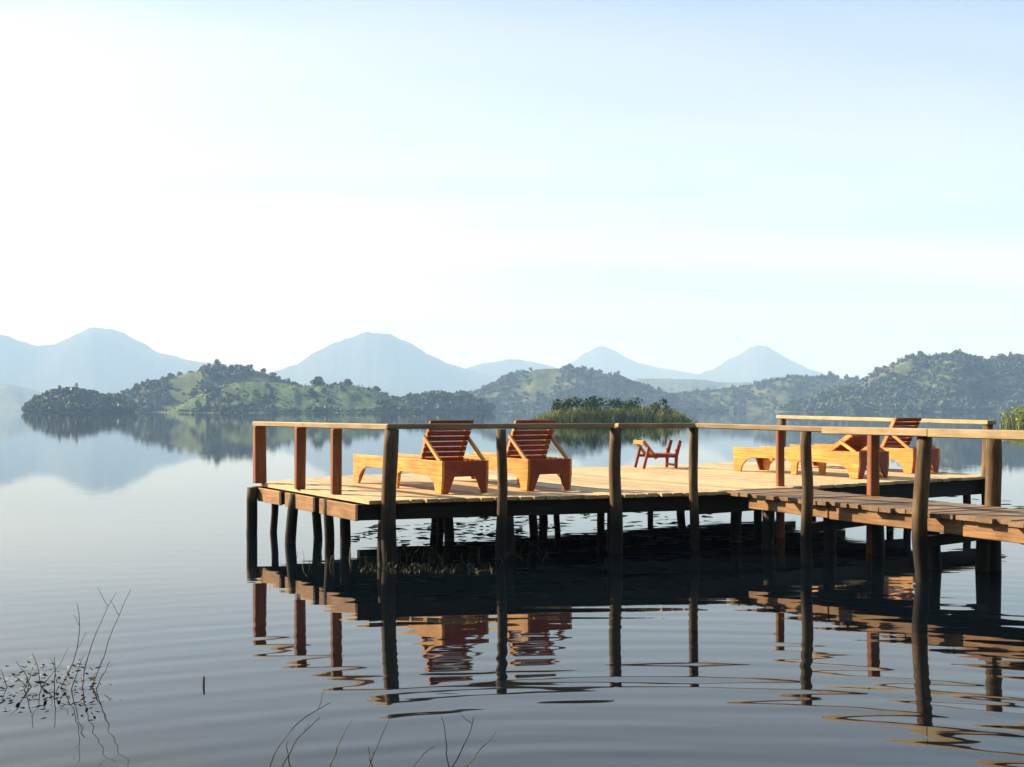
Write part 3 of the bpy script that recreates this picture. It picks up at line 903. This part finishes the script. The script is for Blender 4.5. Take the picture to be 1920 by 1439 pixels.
# ------------------------------------------------------------------ low slatted chair at the back of the deck
ch = tag(empty('low_chair', (2.12, 18.9, HD + .004), math.radians(12)), 'small low wooden chair frame at the back edge of the deck', 'chair')
ch.scale = (0.88, 0.88, 0.86)
for y in (0.0, 0.5):
    bar('back_leg', (0.10, y, 0.40), (0.0, y, 0.0), 0.05, 0.045, M_red_shaded, ch, top=False)
    bar('front_leg', (0.62, y, 0.0), (0.64, y, 0.36), 0.05, 0.05, M_red_shaded, ch, top=False)
    bar('seat_rail', (0.06, y + .051, 0.25), (0.62, y + .051, 0.25), 0.04, 0.05, M_red_shaded, ch)
    bar('back_stile', (0.28, y + .092, 0.18), (0.02, y + .092, 0.52), 0.04, 0.06, M_oil, ch, top=False)
    bar('arm_post', (0.66, y + .092, 0.22), (0.74, y + .092, 0.52), 0.04, 0.06, M_red_shaded, ch, top=False)
for i in range(5):
    x = 0.30 + i * 0.075
    bar('seat_slat', (x, 0.0, 0.275), (x, 0.62, 0.275), 0.06, 0.02, M_red_shaded, ch)
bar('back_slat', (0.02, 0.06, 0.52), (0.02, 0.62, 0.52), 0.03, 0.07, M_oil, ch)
bar('foot_rail', (0.64, 0.0, 0.08), (0.64, 0.55, 0.08), 0.04, 0.04, M_red_shaded, ch)

# ------------------------------------------------------------------ weeds, straw and plants in the water
rng = np.random.default_rng(51)
def pads(n, area, size):
    out = []
    for _ in range(n):
        x = rng.uniform(area[0], area[1]); y = rng.uniform(area[2], area[3]); s_ = rng.uniform(*size)
        a = rng.uniform(0, 6.28)
        p = [(x + s_ * rng.uniform(.6, 1.6) * math.cos(a + q * 1.571), y + s_ * rng.uniform(.5, 1.0) * math.sin(a + q * 1.571), 0.006 + rng.uniform(0, .03)) for q in range(4)]
        out.append(np.array(p))
    return np.concatenate(out)
P = [pads(90, (-2.0, 0.2, 13.6, 16.6), (0.03, 0.12)), pads(140, (-0.8, 3.0, 14.0, 18.5), (0.03, 0.12)), pads(60, (5.0, 7.6, 12.0, 17.5), (0.04, 0.13)), pads(50, (5.6, 8.6, 16, 28), (0.07, 0.2))]
tag(mesh_obj('floating_weed', quads_mesh('floating_weed', np.concatenate(P)), M_weed), 'dark floating weed scattered on the water under and beside the deck', 'water weed', kind='stuff')
S = [blades(rng, 240, (-1.5, -0.2, 11.5, 12.2), (0.015, 0.06), (0.006, 0.014), 2.6), blades(rng, 40, (-2.2, -1.1, 11.7, 12.9), (0.05, 0.22), (0.005, 0.012), 0.9),
     blades(rng, 70, (-1.4, 0.5, 12.2, 13.2), (0.05, 0.2), (0.005, 0.012), 1.1)]
tag(mesh_obj('straw_mat', quads_mesh('straw_mat', np.concatenate(S)), M_straw), 'dry straw and grass floating round the thick front corner post', 'dry grass', kind='stuff')

def stem_mesh(pts, r0, r1, bm, k=5):
    prev = None
    n = len(pts)
    for i, p in enumerate(pts):
        d = (pts[min(i + 1, n - 1)] - pts[max(i - 1, 0)]).normalized()
        a = d.orthogonal().normalized(); b = d.cross(a)
        r = r0 + (r1 - r0) * i / (n - 1)
        ring = [bm.verts.new(p + (a * math.cos(6.283 * q / k) + b * math.sin(6.283 * q / k)) * r) for q in range(k)]
        if prev:
            for q in range(k): bm.faces.new((prev[q], prev[(q + 1) % k], ring[(q + 1) % k], ring[q]))
        prev = ring
    bm.faces.new(prev)

def curve_pts(p0, p1, sag, n=9):
    """an arc from p0 to p1 bowed by the vector sag, with a little kinking"""
    out = []
    sd = R.uniform(0, 90)
    for i in range(n):
        t = i / (n - 1)
        p = p0.lerp(p1, t) + sag * (4 * t * (1 - t))
        if 0 < i < n - 1: p += Vector((mnoise.noise(Vector((sd, t * 4, 0))), mnoise.noise(Vector((sd, t * 4, 5))), 0)) * 0.012
        out.append(p)
    return out

def pix(px, py, d):
    return Vector(((px - HX) / F * d, d, CAMZ - (py - HY) / F * d))

def water_plant(label, stems, leaf_n=0, rad=(0.0036, 0.0015), leaf_box=None, group=None, name='water_plant'):
    b0 = stems[0][0]
    root = tag(empty(name, (b0.x, b0.y, 0)), label, 'water plant', group)
    o = Vector((b0.x, b0.y, 0))
    for p0, p1, sag in stems:
        bm = bmesh.new()
        pts = curve_pts(p0 - o, p1 - o, sag)
        stem_mesh(pts, rad[0], rad[1], bm)
        if p1.z > .25:
            for q in range(R.randint(1, 3)):
                i = R.randint(4, 7); a = R.uniform(0, 6.28)
                stem_mesh(curve_pts(pts[i], pts[i] + Vector((math.cos(a) * .06, math.sin(a) * .04, R.uniform(.04, .12))), Vector((0, 0, 0)), 4), rad[1] * 1.1, rad[1] * .7, bm, 4)
        from_bm('stem', bm, M_stem, root)
    for _ in range(leaf_n):
        c = Vector((R.uniform(leaf_box[0], leaf_box[1]), R.uniform(leaf_box[2], leaf_box[3]), R.uniform(leaf_box[4], leaf_box[5]))) - o
        l, w = R.uniform(.010, .024), R.uniform(.003, .008)
        a = R.uniform(0, 6.28); u_ = Vector((math.cos(a), math.sin(a), R.uniform(-.6, .6))).normalized(); v_ = u_.orthogonal().normalized()
        bm = bmesh.new()
        q = [bm.verts.new(c + x) for x in (-u_ * l, v_ * w - u_ * l * .2, v_ * w * .7 + u_ * l * .5, u_ * l, -v_ * w * .7 + u_ * l * .5, -v_ * w - u_ * l * .2)]
        bm.faces.new(q)
        from_bm('leaf', bm, M_stem, root)
    return root

D3 = 6.75
st = []
for (x0, y0, x1, y1, sg) in ((105, 1290, 145, 1132, (.05, 0)), (170, 1280, 246, 1105, (-.02, 0)), (150, 1292, 218, 1112, (-.03, 0)), (60, 1288, 128, 1215, (.02, 0)), (100, 1300, 102, 1232, (0, 0)),
                             (155, 1288, 190, 1235, (.02, .0)), (62, 1300, 20, 1262, (0, 0)), (66, 1300, 30, 1240, (0.01, 0)),
                             (120, 1295, 95, 1235, (.01, 0)), (135, 1290, 158, 1228, (-.01, 0)), (40, 1295, 62, 1250, (0, 0)), (80, 1290, 60, 1225, (.02, 0)), (178, 1285, 205, 1240, (0, 0)), (15, 1300, 2, 1255, (0, 0)), (140, 1300, 112, 1262, (.02, 0))):
    p0 = pix(x0, y0, D3); p0.z = -0.05
    st.append((p0, pix(x1, y1, D3 + R.uniform(-.2, .2)), Vector((sg[0], R.uniform(-.03, .03), 0))))
b = pix(110, 1280, D3)
water_plant('thin branching water plant with tall bare stems, left foreground', st, 170, leaf_box=(b.x - .36, b.x + .28, D3 - .25, D3 + .25, 0.01, 0.13), group='thin plants growing in the shallows')
D4 = 5.2
def bottom_plant(label, stems):
    out = []
    for (x0, x1, y1, sg) in stems:
        p0 = pix(x0, 1450, D4); p0.z = -0.03
        out.append((p0, pix(x1, y1, D4 + R.uniform(-.1, .1)), Vector((sg, 0, abs(sg) * .5))))
    return water_plant(label, out, rad=(0.0034, 0.0014), group='thin plants growing in the shallows', name='sedge')
bottom_plant('arching sedge stems left of centre at the bottom edge', [(500, 618, 1318, -.05), (520, 600, 1345, -.02), (555, 540, 1390, -.02), (612, 660, 1350, -.01)])
bottom_plant('single straight sedge below the thick corner post', [(680, 733, 1342, .005), (700, 690, 1400, .0)])
bottom_plant('forked sedge stems right of the thick corner post', [(835, 888, 1345, .02), (840, 828, 1345, .01), (770, 815, 1400, -.02), (850, 930, 1372, .02)])
bm = bmesh.new()
p = pix(381, 1290, 6.8)
stem_mesh(curve_pts(Vector((0, 0, -.1)), Vector((.005, 0, .055)), Vector((0, 0, 0)), 5), .009, .006, bm)
o = from_bm('stick', bm, M_stem); o.location = (p.x, p.y, 0)
tag(o, 'short dark stick poking out of the water alone', 'stick')

# ------------------------------------------------------------------ haze: the morning air round the whole scene
hm, t, b = new_mat('haze_air')
t.nodes.remove(b)
pv = N(t, 'ShaderNodeVolumePrincipled')
pv.inputs['Color'].default_value = (0.37, 0.60, 1.0, 1)
pv.inputs['Density'].default_value = 3.6e-4
pv.inputs['Absorption Color'].default_value = (0.45, 0.45, 0.45, 1)
pv.inputs['Anisotropy'].default_value = 0.0
out = [n for n in t.nodes if n.type == 'OUTPUT_MATERIAL'][0]
t.links.new(pv.outputs[0], out.inputs['Volume'])
bm = bmesh.new()
bm_box(bm, (-EXT - 20, -320, -3), (EXT + 20, EXT + 20, 590))
tag(from_bm('haze', bm, hm), 'pale blue morning haze filling the air over the lake', 'haze', kind='stuff')
